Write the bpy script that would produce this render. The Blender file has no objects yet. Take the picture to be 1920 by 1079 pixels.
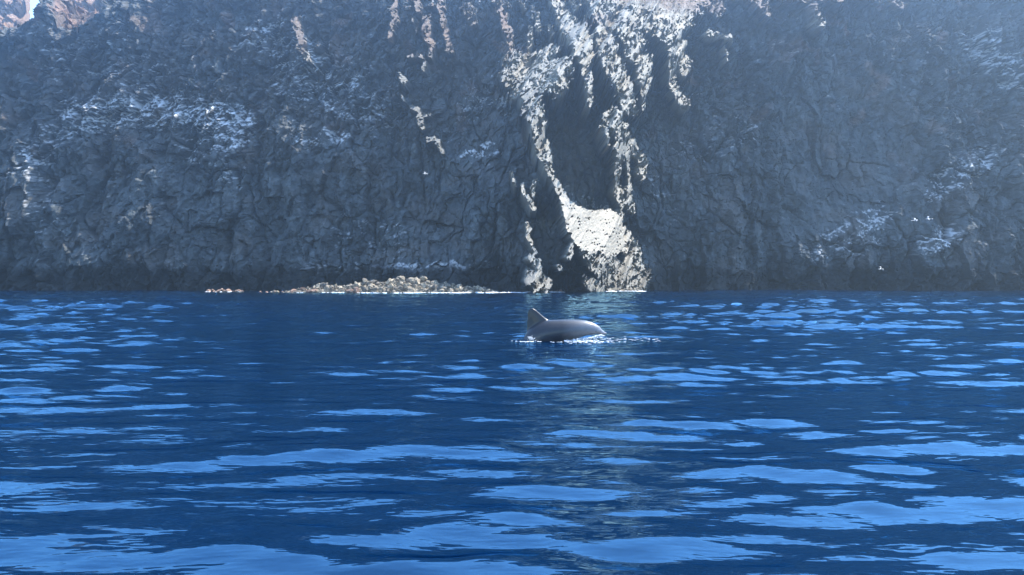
import bpy, bmesh, math, random
import numpy as np
from mathutils import Vector, Matrix

# ------------------------------------------------------------------ camera, sky, sun, exposure
SC = bpy.context.scene
COL = SC.collection
F_PX, HORIZON, CAM_H = 1662.0, 526.0, 1.2          # focal length in photo pixels, horizon row, eye height

cam_data = bpy.data.cameras.new('camera')
cam_data.sensor_width = 36.0
cam_data.lens = F_PX / 1920.0 * 36.0
cam_data.clip_start = 0.05
cam_data.clip_end = 4000.0
cam = bpy.data.objects.new('camera', cam_data)
COL.objects.link(cam)
cam.location = (0, 0, CAM_H)
cam.rotation_euler = (math.radians(90) - math.atan((539.5 - HORIZON) / F_PX), 0, 0)
SC.camera = cam

SUN = Vector((0.46, 0.26, 0.85)).normalized()      # towards the sun: high, right, a little behind the cliff
sun_el = math.asin(SUN.z)
sun_az = math.atan2(SUN.x, SUN.y)

world = bpy.data.worlds.new('World')
SC.world = world
world.use_nodes = True
wn = world.node_tree.nodes
sky = wn.new('ShaderNodeTexSky')
sky.sky_type = 'NISHITA'
sky.sun_disc = False
sky.sun_elevation = sun_el
sky.sun_rotation = sun_az
sky.air_density = 1.0
sky.dust_density = 0.25
sky.ozone_density = 4.0
wn['Background'].inputs['Strength'].default_value = 0.15
world.node_tree.links.new(sky.outputs[0], wn['Background'].inputs['Color'])

sl = bpy.data.lights.new('sun', 'SUN')
sl.energy = 3.0
sl.angle = math.radians(0.53)
sl.color = (1.0, 0.95, 0.87)
so = bpy.data.objects.new('sun', sl)
COL.objects.link(so)
so.rotation_euler = (-SUN).to_track_quat('-Z', 'Y').to_euler()

SC.view_settings.view_transform = 'Standard'
SC.view_settings.look = 'None'
SC.view_settings.gamma = 1.0
SC.view_settings.exposure = 2.15
SC.view_settings.use_curve_mapping = False

SC.render.engine = 'CYCLES'
SC.cycles.use_denoising = True
SC.cycles.max_bounces = 6
SC.cycles.diffuse_bounces = 3
SC.cycles.glossy_bounces = 3
SC.cycles.volume_bounces = 0
SC.cycles.caustics_reflective = False
SC.cycles.caustics_refractive = False
SC.cycles.sample_clamp_indirect = 4.0

# ------------------------------------------------------------------ numpy noise
def perlin(x, y, seed):
    rs = np.random.RandomState(seed)
    perm = rs.permutation(256)
    ang = rs.rand(256) * 2 * np.pi
    gx, gy = np.cos(ang), np.sin(ang)
    xi = np.floor(x).astype(np.int64); yi = np.floor(y).astype(np.int64)
    xf = x - xi; yf = y - yi
    u = xf * xf * xf * (xf * (xf * 6 - 15) + 10); v = yf * yf * yf * (yf * (yf * 6 - 15) + 10)
    def dot(ix, iy, fx, fy):
        h = perm[(perm[ix & 255] + iy) & 255]
        return gx[h] * fx + gy[h] * fy
    a = dot(xi, yi, xf, yf); b = dot(xi + 1, yi, xf - 1, yf)
    c = dot(xi, yi + 1, xf, yf - 1); d = dot(xi + 1, yi + 1, xf - 1, yf - 1)
    return (a + u * (b - a)) * (1 - v) + (c + u * (d - c)) * v

def fbm(x, y, seed, octv=4, gain=0.5):
    s = 0; amp = 1.0
    for i in range(octv):
        s = s + amp * perlin(x, y, seed + i * 17)
        x = x * 2.03 + 11.3; y = y * 2.03 + 5.7; amp *= gain
    return s

def voronoi(x, y, seed):
    """F1, F2, and of the nearest cell: offset to its centre and three random numbers"""
    rs = np.random.RandomState(seed)
    T = rs.rand(5, 65536)
    xi = np.floor(x).astype(np.int64); yi = np.floor(y).astype(np.int64)
    f1 = np.full(x.shape, 9.0); f2 = np.full(x.shape, 9.0)
    bx = np.zeros(x.shape); by = np.zeros(x.shape); bh = np.zeros(x.shape, np.int64)
    for dx in (-1, 0, 1):
        for dy in (-1, 0, 1):
            cx = xi + dx; cy = yi + dy
            h = ((cx * 73856093) ^ (cy * 19349663)) & 65535
            ox = cx + 0.1 + 0.8 * T[0, h] - x; oy = cy + 0.1 + 0.8 * T[1, h] - y
            d = np.hypot(ox, oy)
            near = d < f1
            f2 = np.where(near, f1, np.minimum(f2, d))
            bx = np.where(near, ox, bx); by = np.where(near, oy, by); bh = np.where(near, h, bh)
            f1 = np.where(near, d, f1)
    return f1, f2, bx, by, T[2, bh], T[3, bh], T[4, bh]

def blocks(x, y, seed, tilt=1.0, crack=0.5, cw=0.12):
    f1, f2, ox, oy, r1, r2, r3 = voronoi(x, y, seed)
    h = (r1 - 0.5) + tilt * (ox * (r2 - 0.5) * 2 + oy * (r3 - 0.5) * 2)
    return h - crack * np.exp(-(f2 - f1) / cw)

def sstep(a, b, x):
    t = np.clip((x - a) / (b - a), 0, 1)
    return t * t * (3 - 2 * t)

def blur(a, n, axis):
    """three box blurs of half-width n"""
    for _ in range(3):
        p = np.concatenate([np.repeat(np.take(a, [0], axis), n + 1, axis), a, np.repeat(np.take(a, [-1], axis), n, axis)], axis)
        c = np.cumsum(p, axis)
        k = 2 * n + 1
        a = (np.take(c, range(k, c.shape[axis]), axis) - np.take(c, range(0, c.shape[axis] - k), axis)) / k
    return a

# ------------------------------------------------------------------ scene helpers
def tag(o, label=None, cat=None, group=None, kind=None):
    for k, v in (('label', label), ('category', cat), ('group', group), ('kind', kind)):
        if v: o[k] = v
    return o

def link(o, parent=None):
    COL.objects.link(o)
    if parent: o.parent = parent
    return o

def mesh_obj(name, verts, faces, mat, parent=None, smooth=True):
    me = bpy.data.meshes.new(name)
    me.from_pydata(verts, [], faces)
    me.materials.append(mat)
    if smooth:
        me.polygons.foreach_set('use_smooth', np.ones(len(me.polygons), bool))
    me.update()
    return link(bpy.data.objects.new(name, me), parent)

def grid_mesh(name, X, Y, Z, mat, attrs=None, smooth=True, keep=None):
    """rows x cols grid of points as one mesh; attrs: name -> rows x cols float array"""
    R, C = X.shape
    co = np.stack([X, Y, Z], -1).reshape(-1, 3).astype(np.float32)
    idx = np.arange(R * C, dtype=np.int32).reshape(R, C)
    q = np.stack([idx[:-1, :-1], idx[:-1, 1:], idx[1:, 1:], idx[1:, :-1]], -1).reshape(-1, 4)
    if keep is not None:
        q = q[keep.reshape(-1)]
    me = bpy.data.meshes.new(name)
    me.vertices.add(len(co)); me.vertices.foreach_set('co', co.reshape(-1))
    me.loops.add(q.size); me.loops.foreach_set('vertex_index', q.reshape(-1))
    me.polygons.add(len(q))
    me.polygons.foreach_set('loop_start', np.arange(0, q.size, 4, dtype=np.int32))
    me.polygons.foreach_set('use_smooth', np.full(len(q), smooth))
    me.update(calc_edges=True)
    for k, a in (attrs or {}).items():
        at = me.attributes.new(k, 'FLOAT', 'POINT')
        at.data.foreach_set('value', a.reshape(-1).astype(np.float32))
    me.materials.append(mat)
    return link(bpy.data.objects.new(name, me))

class NT:
    def __init__(self, name):
        self.m = bpy.data.materials.new(name); self.m.use_nodes = True
        self.t = self.m.node_tree; self.n = self.t.nodes
        self.b = self.n['Principled BSDF']; self.out = self.n['Material Output']
    def add(self, kind, **kw):
        nd = self.n.new(kind)
        for k, v in kw.items(): setattr(nd, k, v)
        return nd
    def l(self, a, b): self.t.links.new(a, b)
    def noise(self, scale, detail=4, rough=0.55, vec=None, dist=0.0):
        nd = self.add('ShaderNodeTexNoise')
        nd.inputs['Scale'].default_value = scale; nd.inputs['Detail'].default_value = detail
        nd.inputs['Roughness'].default_value = rough; nd.inputs['Distortion'].default_value = dist
        if vec is not None: self.l(vec, nd.inputs['Vector'])
        return nd.outputs['Fac']
    def coord(self, scale=(1, 1, 1)):
        tc = self.add('ShaderNodeTexCoord'); mp = self.add('ShaderNodeMapping')
        mp.inputs['Scale'].default_value = scale
        self.l(tc.outputs['Object'], mp.inputs['Vector'])
        return mp.outputs[0]
    def ramp(self, fac, stops):
        r = self.add('ShaderNodeValToRGB')
        e = r.color_ramp.elements
        while len(e) < len(stops): e.new(0.5)
        for el, (p, c) in zip(e, stops):
            el.position = p; el.color = c if len(c) == 4 else (*c, 1)
        self.l(fac, r.inputs[0])
        return r.outputs[0]
    def mix(self, fac, a, b, mode='MIX'):
        m = self.add('ShaderNodeMix', data_type='RGBA', blend_type=mode)
        for sock, v in ((0, fac), (6, a), (7, b)):
            if hasattr(v, 'is_output'): self.l(v, m.inputs[sock])
            else: m.inputs[sock].default_value = v if sock == 0 else (*v, 1)
        return m.outputs[2]
    def math(self, op, a, b=0.0):
        m = self.add('ShaderNodeMath', operation=op)
        for i, v in enumerate((a, b)):
            if hasattr(v, 'is_output'): self.l(v, m.inputs[i])
            else: m.inputs[i].default_value = v
        return m.outputs[0]
    def attr(self, name):
        a = self.add('ShaderNodeAttribute', attribute_name=name)
        return a.outputs['Fac']
    def bump(self, h, strength, dist):
        b = self.add('ShaderNodeBump')
        b.inputs['Strength'].default_value = strength; b.inputs['Distance'].default_value = dist
        self.l(h, b.inputs['Height'])
        self.l(b.outputs[0], self.b.inputs['Normal'])
    def set(self, color=None, rough=None, **kw):
        if color is not None:
            if hasattr(color, 'is_output'): self.l(color, self.b.inputs['Base Color'])
            else: self.b.inputs['Base Color'].default_value = (*color, 1)
        if rough is not None: self.b.inputs['Roughness'].default_value = rough
        for k, v in kw.items(): self.b.inputs[k].default_value = v
        return self.m

# ------------------------------------------------------------------ materials
def make_rock():
    t = NT('cliff_rock')
    p = t.coord()
    base = t.ramp(t.noise(0.22, 7, 0.62, p), [(0.30, (0.056, 0.066, 0.070)), (0.52, (0.098, 0.112, 0.116)), (0.74, (0.158, 0.170, 0.170))])
    fine = t.noise(1.9, 6, 0.65, p)
    base = t.mix(0.75, base, t.ramp(fine, [(0.3, (0.34, 0.34, 0.34)), (0.7, (1.35, 1.34, 1.32))]), 'MULTIPLY')
    pv = t.coord((0.9, 0.9, 0.16))
    streak = t.ramp(t.noise(0.8, 5, 0.6, pv, 0.4), [(0.36, (0.52, 0.52, 0.53)), (0.60, (1.10, 1.10, 1.09))])
    base = t.mix(0.8, base, streak, 'MULTIPLY')
    base = t.mix(t.attr('red'), base, t.mix(fine, (0.22, 0.115, 0.078), (0.36, 0.235, 0.165)))
    base = t.mix(t.attr('brown'), base, t.mix(fine, (0.082, 0.073, 0.065), (0.150, 0.135, 0.120)))
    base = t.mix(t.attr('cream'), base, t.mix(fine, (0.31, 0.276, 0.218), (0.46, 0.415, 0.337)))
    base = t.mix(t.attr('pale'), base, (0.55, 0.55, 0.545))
    base = t.mix(t.attr('wet'), base, (0.016, 0.018, 0.018))
    bm = t.math('ADD', t.noise(2.6, 6, 0.6, p), t.math('MULTIPLY', t.noise(9.0, 4, 0.6, p), 0.35))
    t.bump(bm, 0.9, 0.12)
    return t.set(base, 0.86, **{'Specular IOR Level': 0.3})

def make_boulder(name, c0, c1, c2):
    t = NT(name)
    p = t.coord()
    oi = t.add('ShaderNodeObjectInfo')
    base = t.ramp(t.noise(2.2, 6, 0.65, p), [(0.3, c0), (0.55, c1), (0.75, c2)])
    base = t.mix(0.8, base, t.ramp(oi.outputs['Random'], [(0.0, (0.26, 0.26, 0.27)), (0.4, (0.75, 0.72, 0.67)), (1.0, (1.3, 1.2, 1.06))]), 'MULTIPLY')
    t.bump(t.noise(6.0, 6, 0.65, p), 0.8, 0.06)
    return t.set(base, 0.85, **{'Specular IOR Level': 0.3})

def make_water():
    t = NT('sea_water')
    p = t.coord((0.45, 1.0, 1.0))
    col = t.ramp(t.noise(0.06, 3, 0.5, p), [(0.3, (0.0001, 0.0080, 0.029)), (0.7, (0.0001, 0.0108, 0.039))])
    geo = t.coord((0.4, 1.0, 1.0))
    h = t.math('ADD', t.math('MULTIPLY', t.noise(5.0, 3, 0.5, geo), 1.0), t.math('MULTIPLY', t.noise(17.0, 2, 0.5, geo), 0.12))
    t.bump(h, 0.8, 0.019)
    bmp = next(n for n in t.n if n.bl_idname == 'ShaderNodeBump')
    body = t.add('ShaderNodeBsdfDiffuse'); gl = t.add('ShaderNodeBsdfGlossy'); fr = t.add('ShaderNodeFresnel'); mx = t.add('ShaderNodeMixShader')
    t.l(col, body.inputs['Color'])
    gl.inputs['Color'].default_value = (0.42, 0.77, 1.0, 1)
    gl.inputs['Roughness'].default_value = 0.012
    fr.inputs['IOR'].default_value = 1.58
    for n in (gl, fr): t.l(bmp.outputs[0], n.inputs['Normal'])
    t.l(fr.outputs[0], mx.inputs[0]); t.l(body.outputs[0], mx.inputs[1]); t.l(gl.outputs[0], mx.inputs[2])
    t.l(mx.outputs[0], t.out.inputs['Surface'])
    t.n.remove(t.b)
    return t.m

def make_plain(name, color, rough, **kw):
    t = NT(name)
    p = t.coord()
    f = t.noise(14.0, 4, 0.6, p)
    c = t.mix(f, tuple(v * 0.82 for v in color), tuple(min(1, v * 1.15) for v in color))
    return t.set(c, rough, **kw)

def make_skin():
    t = NT('dolphin_skin')
    tc = t.add('ShaderNodeTexCoord'); sep = t.add('ShaderNodeSeparateXYZ')
    t.l(tc.outputs['Object'], sep.inputs[0])
    z = t.math('ADD', sep.outputs['Z'], t.math('MULTIPLY', t.noise(3.0, 3, 0.5, tc.outputs['Object']), 0.10))
    c = t.ramp(z, [(0.02, (0.18, 0.185, 0.19)), (0.16, (0.088, 0.092, 0.102)), (0.36, (0.055, 0.060, 0.070)), (0.52, (0.013, 0.015, 0.020))])
    c = t.mix(0.35, c, t.ramp(t.noise(11.0, 5, 0.65, tc.outputs['Object']), [(0.3, (0.6, 0.6, 0.62)), (0.7, (1.3, 1.3, 1.3))]), 'MULTIPLY')
    sunlit_x = t.ramp(t.math('ADD', sep.outputs['X'], t.math('MULTIPLY', t.noise(2.5, 3, 0.5, tc.outputs['Object']), 0.2)), [(0.0, (0.25, 0.26, 0.29)), (0.33, (1.5, 1.48, 1.42)), (0.75, (2.9, 2.82, 2.7))])  # sunlit head and shaded tail end painted into the skin colour
    c = t.mix(1.0, c, sunlit_x, 'MULTIPLY')
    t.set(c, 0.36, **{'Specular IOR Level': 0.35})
    t.b.inputs['Coat Weight'].default_value = 0.35
    t.b.inputs['Coat Roughness'].default_value = 0.12
    return t.m

M_ROCK = make_rock()
M_BOULDER = make_boulder('rubble_rock', (0.12, 0.10, 0.08), (0.34, 0.30, 0.235), (0.54, 0.49, 0.40))
M_REDROCK = make_boulder('reef_rock', (0.20, 0.12, 0.085), (0.34, 0.23, 0.175), (0.46, 0.36, 0.29))
M_WATER = make_water()
M_FOAM = make_plain('sea_foam', (0.70, 0.72, 0.74), 0.6)
M_SKIN = make_skin()
M_EYE = make_plain('dolphin_eye', (0.012, 0.012, 0.014), 0.15)
M_MOUTH = make_plain('dolphin_mouth', (0.03, 0.033, 0.04), 0.4)
M_FEATHER = make_plain('gull_feather', (0.55, 0.55, 0.545), 0.7)
M_GULLGREY = make_plain('gull_mantle', (0.36, 0.38, 0.40), 0.7)
M_BEAK = make_plain('gull_beak', (0.55, 0.33, 0.06), 0.5)
M_SCRUB = make_boulder('dry_scrub', (0.17, 0.13, 0.075), (0.30, 0.24, 0.15), (0.42, 0.35, 0.24))

# ------------------------------------------------------------------ cliff
KY = SUN.y / SUN.z        # how far the sunlight leans back per metre of height
QX = SUN.x / SUN.z
Y_FOOT = 100.0
TOP_Z = 50.0

def px_to_wall(px, py):
    a = (HORIZON - py) / F_PX
    z = (CAM_H + a * Y_FOOT) / (1 - a * KY)
    return (px - 960.0) / F_PX * (Y_FOOT + KY * z), z

# sunlit spurs and ledges that stand proud of the wall: points, half width, cover, steepness of the ledge
SPURS = [
    ([(555,35),(560,70),(566,82)],7,.9,.03), ([(562,85),(570,100),(578,112)],6,.55,.03), ([(590,5),(598,30)],5,.35,.03),
    ([(742,0),(738,40),(732,75)],5,.95,.03), ([(783,0),(787,22)],5,.95,.03), ([(800,35),(803,70),(810,105)],7,.9,.03),
    ([(775,35),(782,60)],7,.45,.03), ([(825,0),(830,40),(840,70),(843,95)],6,.8,.03), ([(812,10),(835,12)],5,.6,.03),
    ([(875,12),(886,42)],12,.5,.03), ([(768,112),(785,105),(800,120),(797,138)],4,.75,.03), ([(750,145),(760,160)],4.5,.8,.03),
    ([(755,183),(758,190)],4,.6,.03), ([(772,200),(790,212),(803,215)],5.5,.85,.03), ([(788,220),(789,242)],5,.85,.03),
    ([(805,262),(822,268),(830,288)],5.5,.9,.03), ([(938,18),(945,45),(952,56)],8,1,.03), ([(950,60),(958,80),(962,96)],6,.8,.03),
    ([(925,3),(950,8)],6,.5,.03),
    ([(962,120),(990,130),(1020,122)],23,.74,.03), ([(965,150),(1000,160),(1033,170)],28,.82,.03), ([(975,185),(1010,195),(1035,208)],20,.72,.03),
    ([(995,50),(993,100)],6,.6,.03), ([(1007,25),(1010,62)],5,.55,.03), ([(1030,50),(1033,76)],5,.55,.03), ([(975,0),(985,15)],5,.5,.03),
    ([(985,200),(995,240),(1000,270)],15,.82,.03), ([(998,270),(1006,300),(1015,330)],12,.78,.03), ([(1012,325),(1022,350),(1032,375),(1046,398)],7,.9,.03),
    ([(1040,0),(1055,30),(1060,70)],11,.85,.03), ([(1060,70),(1072,100),(1078,130),(1080,160)],15,1,.03), ([(1076,120),(1082,150)],16,1,.035),
    ([(1080,165),(1083,200),(1087,238)],7,.75,.03), ([(1072,0),(1078,32)],5,.55,.03), ([(1085,78),(1090,62)],4,.5,.03),
    ([(1105,18),(1110,60),(1115,90)],13,.75,.03), ([(1110,110),(1120,150),(1135,190)],17,.82,.03), ([(1160,150),(1185,155),(1180,190)],15,.85,.03),
    ([(1140,195),(1152,232)],18,.72,.03), ([(1182,195),(1184,228)],7,.7,.03), ([(1120,70),(1150,92),(1165,122)],25,.74,.03),
    ([(1130,0),(1180,30),(1240,50)],42,1,.05), ([(1190,-20),(1265,12)],42,1,.06), ([(1180,75),(1230,105),(1262,130)],24,.76,.03),
    ([(1240,150),(1250,180),(1276,206)],12,.72,.03), ([(1265,105),(1270,150)],11,.72,.03),
    ([(1300,0),(1335,22)],20,.74,.04), ([(1400,0),(1428,36)],12,.7,.04), ([(1470,2),(1560,6)],12,.9,.05), ([(1508,28),(1520,58)],11,.65,.04),
    ([(1270,-12),(1400,-8)],18,.75,.05), ([(1400,-18),(1620,-14)],18,.9,.05),
    ([(1678,3),(1692,12)],9,.6,.04), ([(1315,75),(1360,82)],8,.62,.03), ([(1350,98),(1353,125)],3,.6,.03),
    ([(1125,262),(1150,288),(1145,312)],18,.66,.03), ([(1168,288),(1200,315),(1195,332)],14,.64,.03), ([(1135,305),(1162,311)],8,.95,.03),
    ([(1165,322),(1173,362)],4,.9,.03), ([(1140,330),(1145,365),(1155,388)],9,.74,.03), ([(1165,365),(1176,398)],8,.74,.03), ([(1105,275),(1119,302)],4,.75,.03),
    ([(1160,447),(1175,470),(1182,502)],21,.78,.035), ([(1150,405),(1152,432)],9,.55,.03),
    ([(1080,475),(1100,500),(1112,512)],13,.82,.035), ([(1120,500),(1150,520),(1192,530)],25,.7,.035), ([(1090,532),(1120,540),(1160,540),(1198,543)],13,.8,.04),
    ([(1053,474),(1046,490)],4,.9,.03), ([(1034,502),(1037,508)],3,.8,.03),
    ([(985,438),(990,455),(995,482)],4,.85,.03), ([(985,490),(1000,496),(1006,516)],8,.62,.03), ([(990,522),(1008,530),(1006,548)],13,.88,.04),
    ([(962,352),(963,376)],3.5,.7,.03), ([(977,372),(985,400),(993,409)],4.5,.8,.03), ([(998,365),(995,392)],4.5,.7,.03),
]
SCREE = [(1036,394),(1060,402),(1085,409),(1140,402),(1158,420),(1166,474),(1122,484),(1058,470),(1044,442)]
PALE = [([(120,215),(300,190),(440,228)],34,.8), ([(340,272),(430,250)],30,.6), ([(40,300),(100,230)],28,.5), ([(480,60),(640,140)],48,.5),
        ([(560,268),(640,250)],13,.8), ([(880,286),(925,280)],9,.9), ([(1560,470),(1660,410)],38,.5), ([(1770,360),(1860,295)],32,.55),
        ([(1750,465),(1790,440)],22,.7), ([(1850,60),(1905,135)],30,.6), ([(60,80),(260,110)],45,.35), ([(540,150),(700,200)],45,.4),
        ([(880,200),(950,180)],30,.4), ([(1300,280),(1400,250)],40,.3), ([(640,430),(720,440)],35,.35), ([(560,505),(930,500)],10,.5),
        ([(400,300),(430,330)],18,.5), ([(1210,330),(1260,400)],25,.3), ([(1050,375),(1125,392)],12,.75), ([(20,340),(70,400)],40,.3)]
CREST = [(-700,-40),(-300,30),(-100,58),(0,36),(12,32),(26,15),(38,9),(44,-15),(62,-25),(70,4),(82,18),(92,39),(108,46),(125,40),(140,39),
         (150,28),(165,8),(180,-8),(200,-40),(400,-85),(900,-70),(1100,-50),(1250,-75),(1600,-70),(1900,-95),(2700,-60)]

def stroke_dist(px, py, pts):
    d = np.full(px.shape, 1e9)
    if len(pts) == 1: pts = pts * 2
    for (x0, y0), (x1, y1) in zip(pts[:-1], pts[1:]):
        vx, vy = x1 - x0, y1 - y0
        t = np.clip(((px - x0) * vx + (py - y0) * vy) / (vx * vx + vy * vy + 1e-9), 0, 1)
        d = np.minimum(d, np.hypot(px - x0 - t * vx, py - y0 - t * vy))
    return d

def poly_dist(px, py, pts):
    inside = np.zeros(px.shape, bool)
    for (x0, y0), (x1, y1) in zip(pts, pts[1:] + pts[:1]):
        c = ((y0 > py) != (y1 > py)) & (px < (x1 - x0) * (py - y0) / (y1 - y0 + 1e-9) + x0)
        inside ^= c
    d = stroke_dist(px, py, pts + pts[:1])
    return np.where(inside, -d, d)

def build_cliff():
    dz = 0.1
    zs = np.arange(-2.0, TOP_Z + 1e-6, dz)
    xm = np.concatenate([np.arange(-68, -8, 0.14), np.arange(-8, 22, 0.075), np.arange(22, 68.01, 0.14)])
    side = 68 + np.cumsum(np.linspace(0.14, 1.6, 100))
    xs = np.concatenate([-side[::-1], xm, side])
    X, Z = np.meshgrid(xs, zs)
    Yp = Y_FOOT + KY * Z
    PX = 960 + X / Yp * F_PX
    PY = HORIZON - (Z - CAM_H) / Yp * F_PX
    # jagged edges for everything drawn on the wall
    wx = 7 * fbm(PX / 26, PY / 26, 5, 3); wy = 7 * fbm(PX / 26, PY / 26, 55, 3)
    JX, JY = PX + wx, PY + wy
    cover = np.zeros(X.shape); rate = np.full(X.shape, 0.03)
    for pts, w, s, r in SPURS:
        a = np.array(pts)
        box = (PX > a[:, 0].min() - 3 * w - 15) & (PX < a[:, 0].max() + 3 * w + 15) & (PY > a[:, 1].min() - 3 * w - 15) & (PY < a[:, 1].max() + 3 * w + 15)
        m = s * (1 - sstep(0.55, 1.6, stroke_dist(JX[box], JY[box], pts) / w))
        cur = cover[box]
        rate[box] = np.where(m > cur, r, rate[box]); cover[box] = np.maximum(cur, m)
    sd = poly_dist(PX + 0.5 * wx, PY + 0.5 * wy, SCREE)
    scree = 1 - sstep(-4, 5, sd)
    cover = np.maximum(cover, scree); rate = np.where(scree > 0.3, 0.085, rate)

    # rock relief: fluted joints, blocks in three sizes, slanting strata higher up
    up = sstep(12, 24, Z + 3 * perlin(X / 9, Z / 9, 91))
    WX = X + 0.7 * fbm(X / 5, Z / 5, 7, 5, .6); WZ = Z + 0.7 * fbm(X / 5, Z / 5, 8, 5, .6)
    SXs = WX * 0.85 - WZ * 0.5; SZs = WZ * 0.85 + WX * 0.5
    flute = -np.abs(perlin(WX / 3.2, WZ / 15, 21)) * 1.6 + 0.4
    b1 = blocks(WX / 4.6, WZ / 7.5, 31, 0.9, 0.35, 0.05) * 0.75
    b2 = blocks(WX / 1.9, WZ / 2.8, 32, 1.1, 0.25, 0.06) * 0.42 * (1 - 0.45 * up)
    b2u = blocks(SXs / 1.1, SZs / 2.6, 33, 1.2, 0.3, 0.12) * 0.55 * up
    b3 = blocks(WX / 0.75, WZ / 0.95, 34, 1.2, 0.2, 0.10) * 0.19
    b3u = blocks(SXs / 0.45, SZs / 0.95, 35, 1.1, 0.3, 0.15) * 0.24 * up
    crack = -0.75 * np.exp(-np.abs(perlin(WX / 3.6, WZ / 17, 23) + 0.05) / 0.022) * sstep(-.1, .25, perlin(X / 7, Z / 6, 24)) - 0.45 * np.exp(-np.abs(perlin(SXs / 2.4, SZs / 9, 25)) / 0.022) * sstep(-.05, .25, perlin(X / 5, Z / 6, 26))
    soft = fbm(X / 8, Z / 11, 41, 5, 0.55) * 1.3
    fine = fbm(X / 0.9, Z / 1.1, 42, 4, .65) * 0.16
    smooth_zone = 1 - 0.55 * sstep(1420, 1520, PX) * (1 - sstep(1720, 1800, PX)) * sstep(80, 160, PY) * (1 - sstep(420, 480, PY))
    relief = soft + 1.25 * (flute * (1.15 - 0.4 * up) + b1 + b2 + b2u + b3 * 1.05 + b3u + fine + crack) * smooth_zone

    tuft = sstep(1090, 1150, PX) * (1 - sstep(1270, 1330, PX)) * (1 - sstep(25, 75, PY))
    # speckle that breaks the sunlit rock into streaks running down to the right
    sp = blocks(SXs / 0.26, SZs / 0.55, 61, 0.9, 0.5, 0.15) + 0.9 * fbm(SXs / 0.6, SZs / 1.5, 62, 5, 0.85)
    sp = (sp - sp.mean()) / sp.std()
    grain = fbm((X + Z * .3) / 0.7, (Z - X * .25) / 0.22, 63, 3, 0.8)
    grain = grain / grain.std()
    sp = sp + (grain - sp) * scree

    # march down from the sun side, keeping the height of the shadow edge
    def march(base, detail):
        g = np.zeros(X.shape); Hs = np.zeros(X.shape)
        H = np.full(X.shape[1], -0.4)
        for i in range(len(zs) - 1, -1, -1):
            if i < len(zs) - 1: H = np.interp(xs + QX * dz, xs, H)
            u = base[i] - H + 0.12
            shade = H - 0.12 + np.where(u > 0, -0.5 * u, u)
            if detail:
                lit = (cover[i] * 3.0 - 1.6 + sp[i] * 0.9) + 0.55 * scree[i] + 1.25 * tuft[i]
                w = sstep(-0.1, 0.35, lit) * (cover[i] > 0.05)
            else:
                w = sstep(0.35, 0.7, cover[i])
            proud = H + rate[i] * 0.9 * (1.6 + 1.2 * np.clip(sp[i] * 0.5 + 0.5, 0, 1.6) * (1 - scree[i]) if detail else 1.0)
            if detail:
                Hb = np.maximum(H, np.convolve(np.pad(H, 12, mode='edge'), np.ones(25) / 25, 'valid'))
                proud = proud + (Hb - H) * scree[i] * 0.5 + scree[i] * 0.03 * np.clip(sp[i], -1.5, 1.5)
            pit = H - 0.35 - 0.25 * np.abs(sp[i])
            shade = shade + (pit - shade) * sstep(0.25, 0.6, cover[i])
            g[i] = shade * (1 - w) + proud * w
            H = np.maximum(H, g[i]); Hs[i] = H
        return g, Hs
    g0, H0 = march(np.full(X.shape, -1.2), False)
    macro = 0.45 * blur(blur(H0, 5, 0), 5, 1) + 0.55 * blur(blur(H0, 14, 0), 14, 1)
    alcove = np.exp(-(((PX - 1068) / 40) ** 4 + ((PY - 300) / 85) ** 4))
    near = np.clip(1.6 * blur(blur(cover, 10, 0), 10, 1), 0, 1)
    base = macro - 2.1 + relief * (1.35 - 0.35 * near) - 0.6 * alcove
    base += 1.75 * near
    g, H = march(base, True)

    # above the crest the ground lies back
    crest_px = np.interp(PX, [c[0] for c in CREST], [c[1] for c in CREST]) + 5 * fbm(PX / 14, PX * 0 + 3.3, 71, 3)
    a = (HORIZON - crest_px) / F_PX
    CZ = (CAM_H + a * Y_FOOT) / (1 - a * KY)
    CZ = np.repeat(CZ[int(33 / dz)][None, :], len(zs), 0)
    over = np.maximum(Z - CZ, 0)
    Yf = Y_FOOT + KY * np.minimum(Z, CZ) - g + over * 2.2
    rough_top = sstep(0, 0.6, over) * (1.3 * blocks(X / 1.0, Yf / 1.6, 75, 1.1, .4) + 1.3 * fbm(X / 1.1, Yf / 2.2, 76, 5, .7))
    Zf = np.minimum(Z, CZ) + over * 0.12 + rough_top
    Xf = X + sstep(0, .6, over) * 0.9 * fbm(X / 1.3 + 7, Yf / 1.6, 77, 4, .7)

    # colour fields
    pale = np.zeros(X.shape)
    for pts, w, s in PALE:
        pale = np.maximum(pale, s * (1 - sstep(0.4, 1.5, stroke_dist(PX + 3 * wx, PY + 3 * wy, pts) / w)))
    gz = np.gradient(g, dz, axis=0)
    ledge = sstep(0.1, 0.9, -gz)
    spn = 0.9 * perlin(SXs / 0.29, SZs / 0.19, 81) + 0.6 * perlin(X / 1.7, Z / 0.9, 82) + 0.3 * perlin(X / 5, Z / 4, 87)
    pale = sstep(0.38, 0.62, spn * 0.75 + 0.5 * ledge * (0.25 + pale) + 0.42 * pale - 0.06)* (0.25 + 0.75 * np.maximum(pale, 0.45 * up))  # pale guano and lichen specks, with the light on ledge tops painted in
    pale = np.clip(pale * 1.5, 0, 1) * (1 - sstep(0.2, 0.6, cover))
    red = sstep(0.15, 0.5, fbm(PX / 60, PY / 60, 83, 3) - 0.08) * 0.5 * (1 - sstep(100, 420, PY))
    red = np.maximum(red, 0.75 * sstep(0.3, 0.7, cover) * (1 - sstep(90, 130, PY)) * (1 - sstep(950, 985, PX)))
    red = np.maximum(red, 0.9 * sstep(0, .3, over) * (1 - sstep(190, 230, PX)))
    brown = np.zeros(X.shape)
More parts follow.
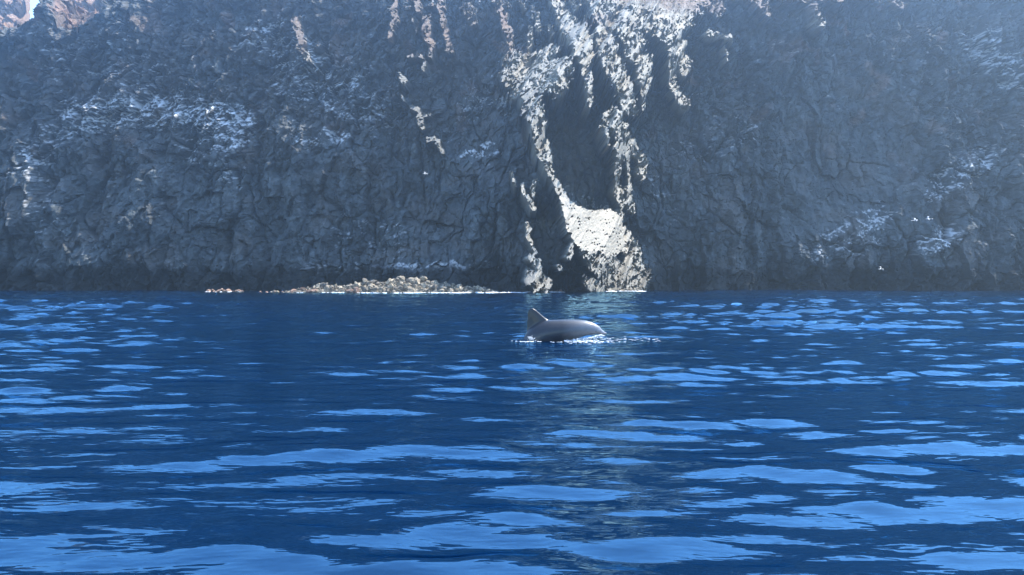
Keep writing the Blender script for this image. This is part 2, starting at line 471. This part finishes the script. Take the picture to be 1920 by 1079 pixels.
    brown = np.maximum(brown, 0.5 * sstep(0.05, 0.4, fbm(PX / 110 + 4, PY / 70, 84, 3)))
    cream = sstep(0.25, 0.6, cover) * (0.55 + 0.45 * sstep(930, 990, PX)) * (1 - red)  # sun's brightness painted into the rock: cream where the lit spurs are
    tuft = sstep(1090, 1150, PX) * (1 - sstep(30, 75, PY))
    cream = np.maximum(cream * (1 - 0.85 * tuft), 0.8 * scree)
    red = np.maximum(red, 0.5 * tuft * sstep(.3, .7, cover))
    brown = np.maximum(brown, 0.6 * up * (1 - sstep(850, 1000, PX)) * sstep(-.5, .3, fbm(PX / 80, PY / 50, 88, 3)))
    hollow_lift = np.exp(-(((JX - 1066) / 46) ** 4 + ((JY - 305) / 95) ** 4))
    hollow_lift = np.maximum(hollow_lift, 0.7 * np.exp(-(((JX - 1022) / 32) ** 4 + ((JY - 450) / 75) ** 4)))
    cream = np.maximum(cream, 0.33 * hollow_lift)  # lighter colour painted into the recess to offset its shade
    tide = 2.5 + 0.55 * fbm(X / 6, Z * 0, 85, 4) * 2 + 0.25 * perlin(X / 0.7, Z / 0.7, 86)
    wet = (1 - sstep(tide - 0.5, tide + 0.7, Z)) * (1 - 0.75 * sstep(0.3, 0.7, cover)) * 0.86
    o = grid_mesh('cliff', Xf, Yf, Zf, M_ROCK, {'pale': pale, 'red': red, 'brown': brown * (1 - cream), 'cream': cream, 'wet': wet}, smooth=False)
    tag(o, 'steep shaded grey sea cliff with sunlit spurs and a pale scree ledge', kind='structure')
    return xs, zs, X, Yf, Zf, PX, PY, cover, H

CL = build_cliff()

def build_crag(name, label, cx, y0, half, top, seed, lean):
    """a far red crag behind the crest: rough rock face that leans back and faces the sun"""
    xs = np.linspace(-half * 1.6, half * 1.6, 150); ts = np.linspace(0, 1, 240)
    U, T = np.meshgrid(xs, ts)
    out = top * (1 - sstep(0.55, 1.25, np.abs(U + 0.1 * half * np.sin(T * 9)) / half))
    Z = 12 + (out - 12) * T
    bl = blocks((U + Z * 0.4) / 1.8, Z / 2.6, seed, 1.2, 0.6, 0.1) * 1.6 + blocks((U + Z * .4) / 0.6, Z / 0.9, seed + 1, 1.1, 0.5, 0.12) * 0.6 + fbm(U / 5, Z / 5, seed + 2, 4) * 1.5
    Y = y0 + lean * Z - bl + 0.02 * U * U / half * 4 + 0.25 * U
    z0 = np.zeros(U.shape)
    o = grid_mesh(name, U + cx, Y, Z + bl * 0.3, M_ROCK, {'pale': z0, 'red': z0 + 0.95 * sstep(-.9, .2, fbm(U / 4, Z / 4, seed + 5, 3)) , 'brown': z0, 'cream': z0 + 0.12, 'wet': z0}, smooth=False)
    return tag(o, label, kind='structure')
build_crag('crag', 'sunlit reddish rock peak behind the cliff at the far upper left corner', (-8 - 960) / F_PX * 150 , 128, 3.6, 53, 300, 0.55)
build_crag('crag', 'sunlit pinkish rock slope showing through the notch in the cliff crest', (150 - 960) / F_PX * 150, 126, 8.6, 56, 400, 0.62)

# ------------------------------------------------------------------ sea
DOLPHIN = Vector((1.05, 17.5, 0.0))
def build_sea():
    rs = np.random.RandomState(12)
    ys = [2.0]
    while ys[-1] < 112: ys.append(ys[-1] + max(0.034, 0.0040 * ys[-1]))
    ys = np.array(ys)
    back = [2.0]
    st = 0.05
    while back[-1] > -240: back.append(back[-1] - st); st *= 1.12
    far = ys[-1] + np.array([3, 8, 16, 30])
    ys = np.concatenate([np.array(back[1:])[::-1], ys, far])
    xp = [0.0]
    while xp[-1] < 70: xp.append(xp[-1] + max(0.042, 0.011 * xp[-1]))
    st = 1.0
    while xp[-1] < 380: xp.append(xp[-1] + st); st *= 1.15
    xp = np.array(xp)
    xs = np.concatenate([-xp[:0:-1], xp])
    X, Y = np.meshgrid(xs, ys)
    dxs = np.gradient(xs)[None, :]; dys = np.gradient(ys)[:, None]
    cell = np.maximum(dxs * 0.75, dys)
    Z = np.zeros(X.shape)
    # swell and wind waves: crests lie mostly across the view
    for lam, slope, n, spread in ((6.5, .012, 6, .3), (3.0, .022, 9, .36), (1.7, .032, 12, .42), (1.0, .056, 18, .48), (0.6, .082, 24, .52), (0.32, .052, 22, .65)):
        for _ in range(n):
            l = lam * np.exp(rs.normal(0, .2)); th = rs.normal(0.12, spread)
            k = 2 * np.pi / l; kx, ky = k * np.sin(th), k * np.cos(th)
            amp = slope * np.sqrt(2.0 / n) / k * rs.uniform(.7, 1.3)
            Z += amp * (1 - sstep(0.30, 0.55, cell / l)) * np.sin(kx * X + ky * Y + rs.rand() * 6.283)
    # patches of calm and of wind, and less swell close under the cliff
    gust = 1 + 0.75 * perlin(X / 9, Y / 7, 3) + 0.3 * perlin(X / 3.5, Y / 2.5, 4)
    ang = X / np.maximum(Y, 2.0)
    windy = 0.70 + 0.46 * sstep(0.05, 0.3, ang) * sstep(13, 30, Y) + 0.45 * sstep(0.26, 0.5, -ang) * sstep(5, 12, Y) - 0.22 * np.exp(-((ang + 0.2) / 0.16) ** 2) * sstep(9, 20, Y)
    Z *= np.clip(gust, 0.55, 1.6) * windy * (1 + 0.36 * sstep(18, 45, Y))
    Z = Z + 9.0 * np.clip(Z, -0.05, 0.08) ** 2      # peaked crests, flat troughs
    # the dolphin's bow wave and wake
    dx, dy = X - DOLPHIN.x, Y - DOLPHIN.y
    near = np.exp(-((dx - 0.6) / 1.6) ** 2 - (dy / 1.4) ** 2)
    r = np.hypot(dx - 0.2, dy * 1.1)
    Z += near * 0.011 * np.sin(r * 14) + 0.010 * np.exp(-((dx - 1.9) / 1.2) ** 2 - ((dy - 1.3) / 1.5) ** 2) * np.sin(dy * 21 + dx * 2.2 + 2 * perlin(X / .8, Y / .8, 14))
    o = grid_mesh('sea', X, Y, Z, M_WATER)
    tag(o, 'deep blue sea with smooth wavelets reflecting the sky', kind='structure')
build_sea()

# ------------------------------------------------------------------ rubble below the cliff
def rock_mesh(name, seed, mat, sub=2):
    r = random.Random(seed)
    bm = bmesh.new()
    bmesh.ops.create_icosphere(bm, subdivisions=sub, radius=0.5)
    planes = []
    for _ in range(9):
        n = Vector((r.gauss(0, 1), r.gauss(0, 1), r.gauss(0, 1))).normalized()
        planes.append((n, r.uniform(0.16, 0.42)))
    for v in bm.verts:
        for n, d in planes:
            h = v.co.dot(n)
            if h > d: v.co -= n * (h - d)
        v.co *= 1 + r.uniform(-.05, .05)
    me = bpy.data.meshes.new(name)
    bm.to_mesh(me); bm.free()
    me.materials.append(mat)
    return me

RNG = random.Random(7)
def at(px, y): return (px - 960.0) / F_PX * y
Y_PILE = 86.0
PROFILE = [(462,547),(490,545.5),(535,544.5),(545,543),(560,538),(600,531),(640,528),(690,521),(715,518),(735,515),(750,512),(790,514),(815,521),(850,528),(880,533),(905,537),(928,543),(940,546)]
def mound_h(x, y):
    px = 960 + x / Y_PILE * F_PX
    top = np.interp(px, [p[0] for p in PROFILE], [p[1] for p in PROFILE])
    h = np.maximum((HORIZON - top) / F_PX * Y_PILE + CAM_H, 0)
    half = 1.1 + 1.1 * h
    return h * np.clip(1 - np.abs((y - Y_PILE) / half) ** 1.5, 0, 1)

def build_mound():
    X, Y = np.meshgrid(np.arange(at(458, Y_PILE), at(950, Y_PILE), 0.16), np.arange(Y_PILE - 4.2, Y_PILE + 4.2, 0.16))
    b = blocks(X / .7, Y / .7, 500, 1.0, .4) * 0.32 + fbm(X / .5, Y / .5, 501, 3) * 0.16
    Z = mound_h(X, Y) * 0.62 - 0.28 + b * sstep(0.02, 0.3, mound_h(X, Y))
    o = grid_mesh('rubble_spit', X, Y, Z, M_BOULDER, smooth=False)
    tag(o, 'low spit of packed pale rubble under the boulders at the cliff foot', kind='structure')
build_mound()

rocks = [rock_mesh('boulder', 40 + i, M_BOULDER) for i in range(10)]
redrocks = [rock_mesh('boulder', 80 + i, M_REDROCK) for i in range(5)]
small_rocks = [rock_mesh('stone', 60 + i, M_BOULDER, 1) for i in range(5)]

def boulder(me, loc, size, name='boulder'):
    o = bpy.data.objects.new(name, me)
    o.location = loc
    o.scale = (size * RNG.uniform(.8, 1.35), size * RNG.uniform(.75, 1.2), size * RNG.uniform(.6, 1.05))
    o.rotation_euler = (RNG.uniform(-.6, .6), RNG.uniform(-.6, .6), RNG.uniform(0, 6.28))
    return link(o)

def scatter_pile():
    n = 0
    while n < 230:
        px = RNG.uniform(478, 932)
        x = at(px, Y_PILE)
        hmid = float(mound_h(np.array(x), np.array(Y_PILE)))
        if RNG.random() > 0.3 + hmid / 2.2: continue
        y = Y_PILE + RNG.uniform(-1, 0.75) * (0.9 + 1.0 * hmid)
        h = float(mound_h(np.array(x), np.array(y)))
        s = RNG.choice([.38, .45, .5, .6, .7, .85, 1.0]) * (0.66 + 0.16 * hmid)
        red = px < 690 and h < 0.5 and RNG.random() < 0.7
        o = boulder(RNG.choice(redrocks if red else rocks), (x, y, h * 0.70 - 0.12 + 0.1 * s), s)
        if red: tag(o, 'small reddish boulder at the low left end of the rubble pile', 'boulder', 'reddish boulders of the rubble pile')
        elif px < 690: tag(o, 'pale grey boulder in the low left tail of the rubble pile', 'boulder', 'boulders in the left tail of the rubble pile')
        elif px < 820: tag(o, 'sunlit cream boulder heaped in the high middle of the rubble pile', 'boulder', 'boulders in the middle of the rubble pile')
        else: tag(o, 'sunlit pale boulder in the sloping right end of the rubble pile', 'boulder', 'boulders at the right end of the rubble pile')
        n += 1
    for px, dy, z, s, lab in ((752, -.1, 1.8, .95, 'tallest pale boulder crowning the peak of the rubble pile'),
                              (792, 0, 1.7, .9, 'broad upright boulder just right of the rubble pile peak'),
                              (684, -.2, 1.35, .95, 'jutting boulder on the left shoulder of the rubble pile'),
                              (814, -.2, 1.2, .8, 'rounded boulder standing on the right shoulder of the rubble pile'),
                              (850, -.5, .45, 1.1, 'large yellowish boulder low at the right end of the rubble pile, above the surf')):
        tag(boulder(RNG.choice(rocks), (at(px, Y_PILE), Y_PILE + dy, z * 0.80), s), lab, 'boulder', 'landmark boulders of the rubble pile')
    # the low reef further left, and rocks by the surf at the buttress foot
    for k in range(22):
        px = 388 + 70 * (k + RNG.random()) / 22
        hh = max(0.05, 0.42 * (1 - ((px - 418) / 45) ** 2))
        o = boulder(RNG.choice(redrocks), (at(px, 92), 92 + RNG.uniform(-.5, .5), hh * 0.35 * RNG.random()), RNG.uniform(.3, .62))
        tag(o, 'low reddish rock of the small reef awash left of the rubble pile', 'rock', 'rocks of the small reef')
        o.name = 'reef_rock'
    for k in range(9):
        px = 1031 + 24 * RNG.random()
        o = boulder(RNG.choice(redrocks), (at(px, 89.5), 89.5 + RNG.uniform(-.4, .4), RNG.uniform(0, .2)), RNG.uniform(.25, .5))
        tag(o, 'small rock awash at the foot of the sunlit buttress', 'rock', 'rocks awash below the buttress')
        o.name = 'surf_rock'
    for k in range(26):
        px = 1100 + 98 * RNG.random()
        o = boulder(RNG.choice(rocks), (at(px, 94.5), 94.5 + RNG.uniform(-.5, .9), RNG.uniform(0, .3)), RNG.uniform(.3, .75))
        tag(o, 'pale boulder in the line along the foot of the scree buttress', 'boulder', 'boulders along the scree buttress foot')
scatter_pile()

# loose stones too small to tell apart
def loose_stones():
    V, Fc = [], []
    base = []
    for me in small_rocks:
        base.append((np.array([v.co[:] for v in me.vertices]), [tuple(p.vertices) for p in me.polygons]))
    r = random.Random(5)
    for _ in range(900):
        px = r.uniform(538, 935); x = at(px, Y_PILE)
        hmid = float(mound_h(np.array(x), np.array(Y_PILE)))
        y = Y_PILE - r.uniform(-.6, 1) * (1.0 + 1.05 * hmid)
        h = float(mound_h(np.array(x), np.array(y)))
        vs, fs = r.choice(base)
        a = r.uniform(0, 6.28); ca, sa = math.cos(a), math.sin(a); s = r.uniform(.14, .36)
        P = vs * s
        P = np.stack([P[:, 0] * ca - P[:, 1] * sa + x, P[:, 0] * sa + P[:, 1] * ca + y, P[:, 2] * .8 + h * .63 - 0.1 + s * .2], 1)
        off = len(V); V.extend(P.tolist()); Fc.extend([tuple(i + off for i in f) for f in fs])
    o = mesh_obj('loose_stones', V, Fc, M_BOULDER, smooth=False)
    tag(o, 'small loose stones lying between the boulders of the rubble pile', kind='stuff')
loose_stones()

# surf: a low lumpy line of foam along the rocks
def surf():
    r = random.Random(21)
    V, Fc = [], []
    def lump(x, y, z, sx, sy, sz):
        off = len(V); n, m = 7, 4
        for j in range(m):
            e = j / (m - 1) * math.pi / 2
            for i in range(n):
                a = 2 * math.pi * i / n
                w = r.uniform(.8, 1.2)
                V.append((x + sx * math.cos(a) * math.cos(e) * w, y + sy * math.sin(a) * math.cos(e) * w, z + sz * math.sin(e) * w))
        for j in range(m - 1):
            for i in range(n):
                Fc.append((off + j * n + i, off + j * n + (i + 1) % n, off + (j + 1) * n + (i + 1) % n, off + (j + 1) * n + i))
    for p0, p1, y, cnt, hgt in ((735, 990, None, 300, .10), (990, 1062, 88.4, 60, .11), (1100, 1208, 93.4, 110, .11), (388, 462, 90.9, 30, .08), (545, 735, None, 70, .09), (1380, 1420, 93, 6, .05)):
        for _ in range(cnt):
            px = r.uniform(p0, p1)
            if perlin(np.array(px / 9.0), np.array(4.4), 15) < -0.12 and r.random() < .85: continue
            if p0 in (735, 545):
                hp = float(mound_h(np.array(at(px, Y_PILE)), np.array(Y_PILE)))
                y = Y_PILE - 0.75 * (1.1 + 1.1 * hp) - 0.3
            lump(at(px, y), y + r.gauss(0, .22), -0.03, r.uniform(.12, .42), r.uniform(.1, .25), hgt * r.uniform(.5, 1.25))
    o = mesh_obj('surf_foam', V, Fc, M_FOAM)
    tag(o, 'thin white line of surf foam washing along the rocks', kind='stuff')
surf()

# ------------------------------------------------------------------ dry scrub on the sunlit slope at the top
def scrub():
    xs, zs, X, Yf, Zf, PX, PY, cover, H = CL
    r = np.random.RandomState(9)
    ok = (PY < 70) & (PY > -70) & (PX > 1100) & (PX < 1720) & ((cover > .8) | ((cover > .5) & (PX > 1290)) | (PY < -8))
    idx = np.argwhere(ok)
    idx = idx[r.choice(len(idx), 620, replace=False)]
    V, Fc = [], []
    for i, j in idx:
        c = np.array([X[i, j], Yf[i, j] - 0.05, Zf[i, j]])
        s = r.uniform(.2, .5)
        for _ in range(26):
            d = r.normal(size=3); d[2] = abs(d[2]) * .8; d[1] -= .3; d /= np.linalg.norm(d)
            p = c + d * s * r.uniform(.25, 1) * np.array([1.3, .8, .75])
            t = np.cross(d, r.normal(size=3)); t /= np.linalg.norm(t) + 1e-9
            w = s * .07; L = s * .34
            off = len(V)
            V += [tuple(p - t * w), tuple(p + t * w), tuple(p + d * L + t * w * .3)]
            Fc.append((off, off + 1, off + 2))
    o = mesh_obj('dry_scrub', V, Fc, M_SCRUB, smooth=False)
    tag(o, 'dry beige scrub growing on the sunlit slope at the top of the cliff', kind='stuff')
scrub()

# ------------------------------------------------------------------ dolphin
def catmull(P, n):
    P = np.array(P, float)
    Q = np.vstack([2 * P[0] - P[1], P, 2 * P[-1] - P[-2]])
    out = []
    for i in range(1, len(Q) - 2):
        p0, p1, p2, p3 = Q[i - 1:i + 3]
        for t in np.linspace(0, 1, n, endpoint=False):
            out.append(.5 * ((2 * p1) + (-p0 + p2) * t + (2 * p0 - 5 * p1 + 4 * p2 - p3) * t * t + (-p0 + 3 * p1 - 3 * p2 + p3) * t ** 3))
    out.append(Q[-2])
    return np.array(out)

def build_dolphin():
    # spine: x, z, half height, half width (nose first)
    S = [(.825,.146,.010,.014),(.795,.153,.024,.028),(.745,.168,.036,.042),(.69,.190,.060,.064),(.61,.224,.100,.100),(.44,.254,.146,.146),
         (.21,.240,.188,.190),(-.10,.195,.232,.220),(-.38,.140,.262,.225),(-.57,.030,.240,.205),(-.71,-.19,.185,.150),(-.86,-.44,.130,.095),(-1.04,-.70,.085,.055),(-1.10,-.95,.055,.035),(-1.13,-1.06,.03,.025)]
    C = catmull(S, 6)
    n = 28
    V, Fc = [], []
    for i, (x, z, hh, hw) in enumerate(C):
        a, b = C[max(i - 1, 0)], C[min(i + 1, len(C) - 1)]
        t = np.array([b[0] - a[0], b[1] - a[1]]); t /= np.linalg.norm(t)
        nz = np.array([t[1], -t[0]])              # up normal when running towards the tail (-x)
        if nz[1] < 0 and i < 40: nz = -nz
        for k in range(n):
            an = 2 * math.pi * k / n
            cy, cz = math.cos(an), math.sin(an)
            w = hw * cy * (1 - 0.12 * max(cz, 0)); h = hh * cz
            V.append((x + nz[0] * h, w, z + nz[1] * h))
    R = len(C)
    for i in range(R - 1):
        for k in range(n):
            Fc.append((i * n + k, (i + 1) * n + k, (i + 1) * n + (k + 1) % n, i * n + (k + 1) % n))
    Fc.append(tuple(range(n))); Fc.append(tuple((R - 1) * n + k for k in range(n))[::-1])
    def fin(root, tip_list):
        """thin lens-shaped fin: list of (leading point, trailing point, thickness axis, half thickness)"""
        off0 = len(V); m = 10
        for lead, trail, axis, th in tip_list:
            lead, trail, axis = Vector(lead), Vector(trail), Vector(axis)
            for k in range(m):
                a = 2 * math.pi * k / m
                u = 0.5 - 0.5 * math.cos(a)
                p = lead.lerp(trail, u) + axis * th * math.sin(a) * (1.2 - .6 * u)
                V.append(tuple(p))
        L = len(tip_list)
        for i in range(L - 1):
            for k in range(m):
                Fc.append((off0 + i * m + k, off0 + i * m + (k + 1) % m, off0 + (i + 1) * m + (k + 1) % m, off0 + (i + 1) * m + k))
        Fc.append(tuple(off0 + k for k in range(m))[::-1]); Fc.append(tuple(off0 + (L - 1) * m + k for k in range(m)))
    Yx = (0, 1, 0)
    fin('dorsal', [((-.28,0,.24),(-.76,0,.06),Yx,.060),((-.28,0,.395),(-.765,0,.24),Yx,.058),((-.395,0,.468),(-.758,0,.36),Yx,.050),
                   ((-.495,0,.550),(-.752,0,.46),Yx,.042),((-.565,0,.612),(-.742,0,.555),Yx,.032),((-.64,0,.655),(-.735,0,.625),Yx,.016)])
    for s in (-1, 1):
        ax = (0.2, -.5 * s, .6)
        fin('flipper', [((.36,.10 * s,.14),(.16,.12 * s,.06),ax,.03),((.31,.22 * s,.02),(.12,.22 * s,-.06),ax,.026),((.20,.30 * s,-.11),(.04,.29 * s,-.16),ax,.018),((.06,.36 * s,-.22),(-.02,.35 * s,-.235),ax,.010)])
        ax2 = (.9, 0, -.25)
        fin('fluke', [((-1.08,.0,-.92),(-1.17,0,-1.17),ax2,.03),((-1.10,.14 * s,-1.0),(-1.18,.13 * s,-1.19),ax2,.022),((-1.16,.28 * s,-1.12),(-1.2,.27 * s,-1.23),ax2,.014),((-1.22,.36 * s,-1.24),(-1.23,.355 * s,-1.265),ax2,.008)])
    me = bpy.data.meshes.new('dolphin_source')
    me.from_pydata(V, [], Fc); me.update()
    bm = bmesh.new(); bm.from_mesh(me)
    bmesh.ops.recalc_face_normals(bm, faces=bm.faces); bm.to_mesh(me); bm.free()
    o = bpy.data.objects.new('dolphin', me)
    link(o)
    m = o.modifiers.new('r', 'REMESH'); m.mode = 'VOXEL'; m.voxel_size = 0.013
    m = o.modifiers.new('s', 'SMOOTH'); m.factor = .5; m.iterations = 12
    dg = bpy.context.evaluated_depsgraph_get()
    me2 = bpy.data.meshes.new_from_object(o.evaluated_get(dg))
    o.modifiers.clear(); o.data = me2
    me2.name = 'dolphin'
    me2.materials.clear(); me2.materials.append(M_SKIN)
    me2.polygons.foreach_set('use_smooth', np.ones(len(me2.polygons), bool))
    # the line of the mouth: pressed in a little
    for v in me2.vertices:
        x, y, z = v.co
        if .60 < x < .83:
            zm = .142 + (.80 - x) * 0.03
            d = abs(z - zm)
            if d < .016: v.co.y *= 1 - .10 * (1 - d / .016)
    o.location = DOLPHIN
    tag(o, 'grey dolphin arching out of the sea with tall dorsal fin, head to the right', 'dolphin')
    for s in (-1, 1):
        bm = bmesh.new(); bmesh.ops.create_icosphere(bm, subdivisions=2, radius=.0125)
        em = bpy.data.meshes.new('eye'); bm.to_mesh(em); bm.free(); em.materials.append(M_EYE)
        e = bpy.data.objects.new('eye', em); link(e, o); e.location = (.60, .093 * s, .195)
        P = catmull([(.80, .022 * s, .142), (.75, .038 * s, .144), (.70, .056 * s, .146), (.65, .078 * s, .148), (.62, .090 * s, .160)], 4)
        VV, FF = [], []
        for i, p in enumerate(P):
            for k in range(6):
                a = k / 6 * 6.283
                VV.append((p[0], p[1] + .004 * math.cos(a), p[2] + .004 * math.sin(a)))
        for i in range(len(P) - 1):
            for k in range(6): FF.append((i * 6 + k, i * 6 + (k + 1) % 6, (i + 1) * 6 + (k + 1) % 6, (i + 1) * 6 + k))
        mesh_obj('mouth_line', VV, FF, M_MOUTH, o)
    return o
build_dolphin()

def splash():
    r = random.Random(33)
    V, Fc = [], []
    bm = bmesh.new(); bmesh.ops.create_icosphere(bm, subdivisions=1, radius=1.0)
    bv = [v.co.copy() for v in bm.verts]; bf = [tuple(v.index for v in f.verts) for f in bm.faces]; bm.free()
    def drop(x, y, z, s, st=(1, 1, 1)):
        off = len(V)
        for v in bv:
            k = r.uniform(.75, 1.25)
            V.append((x + v.x * s * st[0] * k, y + v.y * s * st[1] * k, z + v.z * s * st[2] * k))
        Fc.extend([tuple(i + off for i in f) for f in bf])
    D = DOLPHIN
    # curl of water thrown off the throat, up towards the beak
    for _ in range(170):
        t = r.random()
        x = -.02 + .76 * t; z = .005 + .115 * t ** 1.3 + r.gauss(0, .012)
        drop(D.x + x + r.gauss(0, .012), D.y - .17 + .06 * t + r.gauss(0, .04), z, r.uniform(.005, .017), (1.7, 1, .8))
    # churned foam patches lying on the water
    for _ in range(150):
        drop(D.x + .1 + r.gauss(.35, .28), D.y - .3 + r.gauss(0, .28), .01 + r.random() * .02, r.uniform(.006, .018), (2.4, 1.4, .5))
    for _ in range(60):
        drop(D.x + r.uniform(.75, 1.9), D.y + r.gauss(.25, .3), .012 + r.random() * .01, r.uniform(.004, .012), (3.5, 1.4, .4))
    # small fan of spray where the tail stock goes under
    for _ in range(90):
        t = r.random() ** .7; a = math.pi * (.12 + .5 * t)
        drop(D.x - .69 + .085 * math.cos(a) + r.gauss(0, .02), D.y - .22 + r.gauss(0, .05), .01 + .09 * math.sin(a) * r.random() ** .4 + r.gauss(0, .008), r.uniform(.003, .008), (1.4, 1, .8))
    for _ in range(70):
        drop(D.x - .75 + r.gauss(0, .12), D.y - .3 + r.gauss(0, .1), .012, r.uniform(.006, .016), (2.2, 1.4, .5))
    o = mesh_obj('splash', V, Fc, M_FOAM)
    tag(o, 'white splash and foam thrown up along the dolphin', kind='stuff')
splash()

# ------------------------------------------------------------------ gulls
def gull(px, py, y, span, heading, bank, label):
    root = bpy.data.objects.new('gull', None)
    link(root)
    root.location = (at(px, y), y, CAM_H + (HORIZON - py) / F_PX * y)
    root.rotation_euler = (bank, 0, heading)
    P = catmull([(.26,0,.0,.008),(.20,0,.01,.035),(.10,0,0,.055),(-.05,0,0,.058),(-.20,0,.0,.03),(-.32,0,.0,.012)], 3)
    V, Fc = [], []
    for p in P:
        for k in range(8):
            a = k / 8 * 6.283
            V.append((p[0], p[3] * math.cos(a), p[2] + p[3] * math.sin(a)))
    for i in range(len(P) - 1):
        for k in range(8): Fc.append((i * 8 + k, (i + 1) * 8 + k, (i + 1) * 8 + (k + 1) % 8, i * 8 + (k + 1) % 8))
    mesh_obj('body', V, Fc, M_FEATHER, root)
    mesh_obj('beak', [(.25,.012,.005),(.25,-.012,.005),(.25,0,-.012),(.32,0,-.008)], [(0,1,3),(1,2,3),(2,0,3),(0,2,1)], M_BEAK, root)
    h = span / 2
    for s in (-1, 1):
        st = [(.09,-.07,0.0,.03),(.13,-.06,.30,.16),(.05,-.08,.62,.15),(-.08,-.12,1.0,.06)]
        V, Fc = [], []
        for a, b, u, z in st:
            y0 = s * (.04 + u * (h - .04)); zz = .02 + z * .9
            V += [(a, y0, zz + .008), (b, y0, zz), (a, y0, zz - .006), (b, y0, zz - .008)]
        for i in range(3):
            o4 = i * 4
            Fc += [(o4, o4 + 1, o4 + 5, o4 + 4), (o4 + 2, o4 + 6, o4 + 7, o4 + 3), (o4, o4 + 4, o4 + 6, o4 + 2), (o4 + 1, o4 + 3, o4 + 7, o4 + 5)]
        mesh_obj('wing', V, Fc, M_FEATHER, root)
    mesh_obj('tail', [(-.28,.02,.004),(-.28,-.02,.004),(-.42,-.06,.0),(-.42,.06,.0),(-.28,.02,-.004),(-.28,-.02,-.004),(-.42,-.06,-.006),(-.42,.06,-.006)],
             [(0,1,2,3),(7,6,5,4),(0,4,5,1),(1,5,6,2),(2,6,7,3),(3,7,4,0)], M_FEATHER, root)
    tag(root, label, 'gull', 'gulls flying before the cliff')
gull(1715, 414, 88, .75, 0.3, .5, 'white gull flying left of its companion before the right cliff')
gull(1740, 411, 88, .72, 2.7, -.6, 'white gull flying right of its companion before the right cliff')
gull(1651, 505, 87, .6, 0.8, .7, 'lone white gull flying low above the water near the right cliff foot')
gull(797, 327, 88, .55, 1.2, .5, 'lone white gull flying before the shaded cliff above the rubble pile')

# ------------------------------------------------------------------ haze
def haze():
    t = bpy.data.materials.new('sea_haze'); t.use_nodes = True
    n = t.node_tree.nodes
    n.remove(n['Principled BSDF'])
    v = n.new('ShaderNodeVolumePrincipled')
    v.inputs['Color'].default_value = (0.58, 0.80, 1.0, 1)
    v.inputs['Density'].default_value = 0.0022
    v.inputs['Anisotropy'].default_value = 0.82
    t.node_tree.links.new(v.outputs[0], n['Material Output'].inputs['Volume'])
    x0, x1, y0, y1, z0, z1 = -420, 420, -280, 215, -3.5, 80
    V = [(x, y, z) for z in (z0, z1) for y in (y0, y1) for x in (x0, x1)]
    Fc = [(0, 2, 3, 1), (4, 5, 7, 6), (0, 1, 5, 4), (2, 6, 7, 3), (0, 4, 6, 2), (1, 3, 7, 5)]
    o = mesh_obj('haze', V, Fc, t, smooth=False)
    tag(o, 'thin bright sea haze filling the air before the cliff', kind='stuff')
haze()
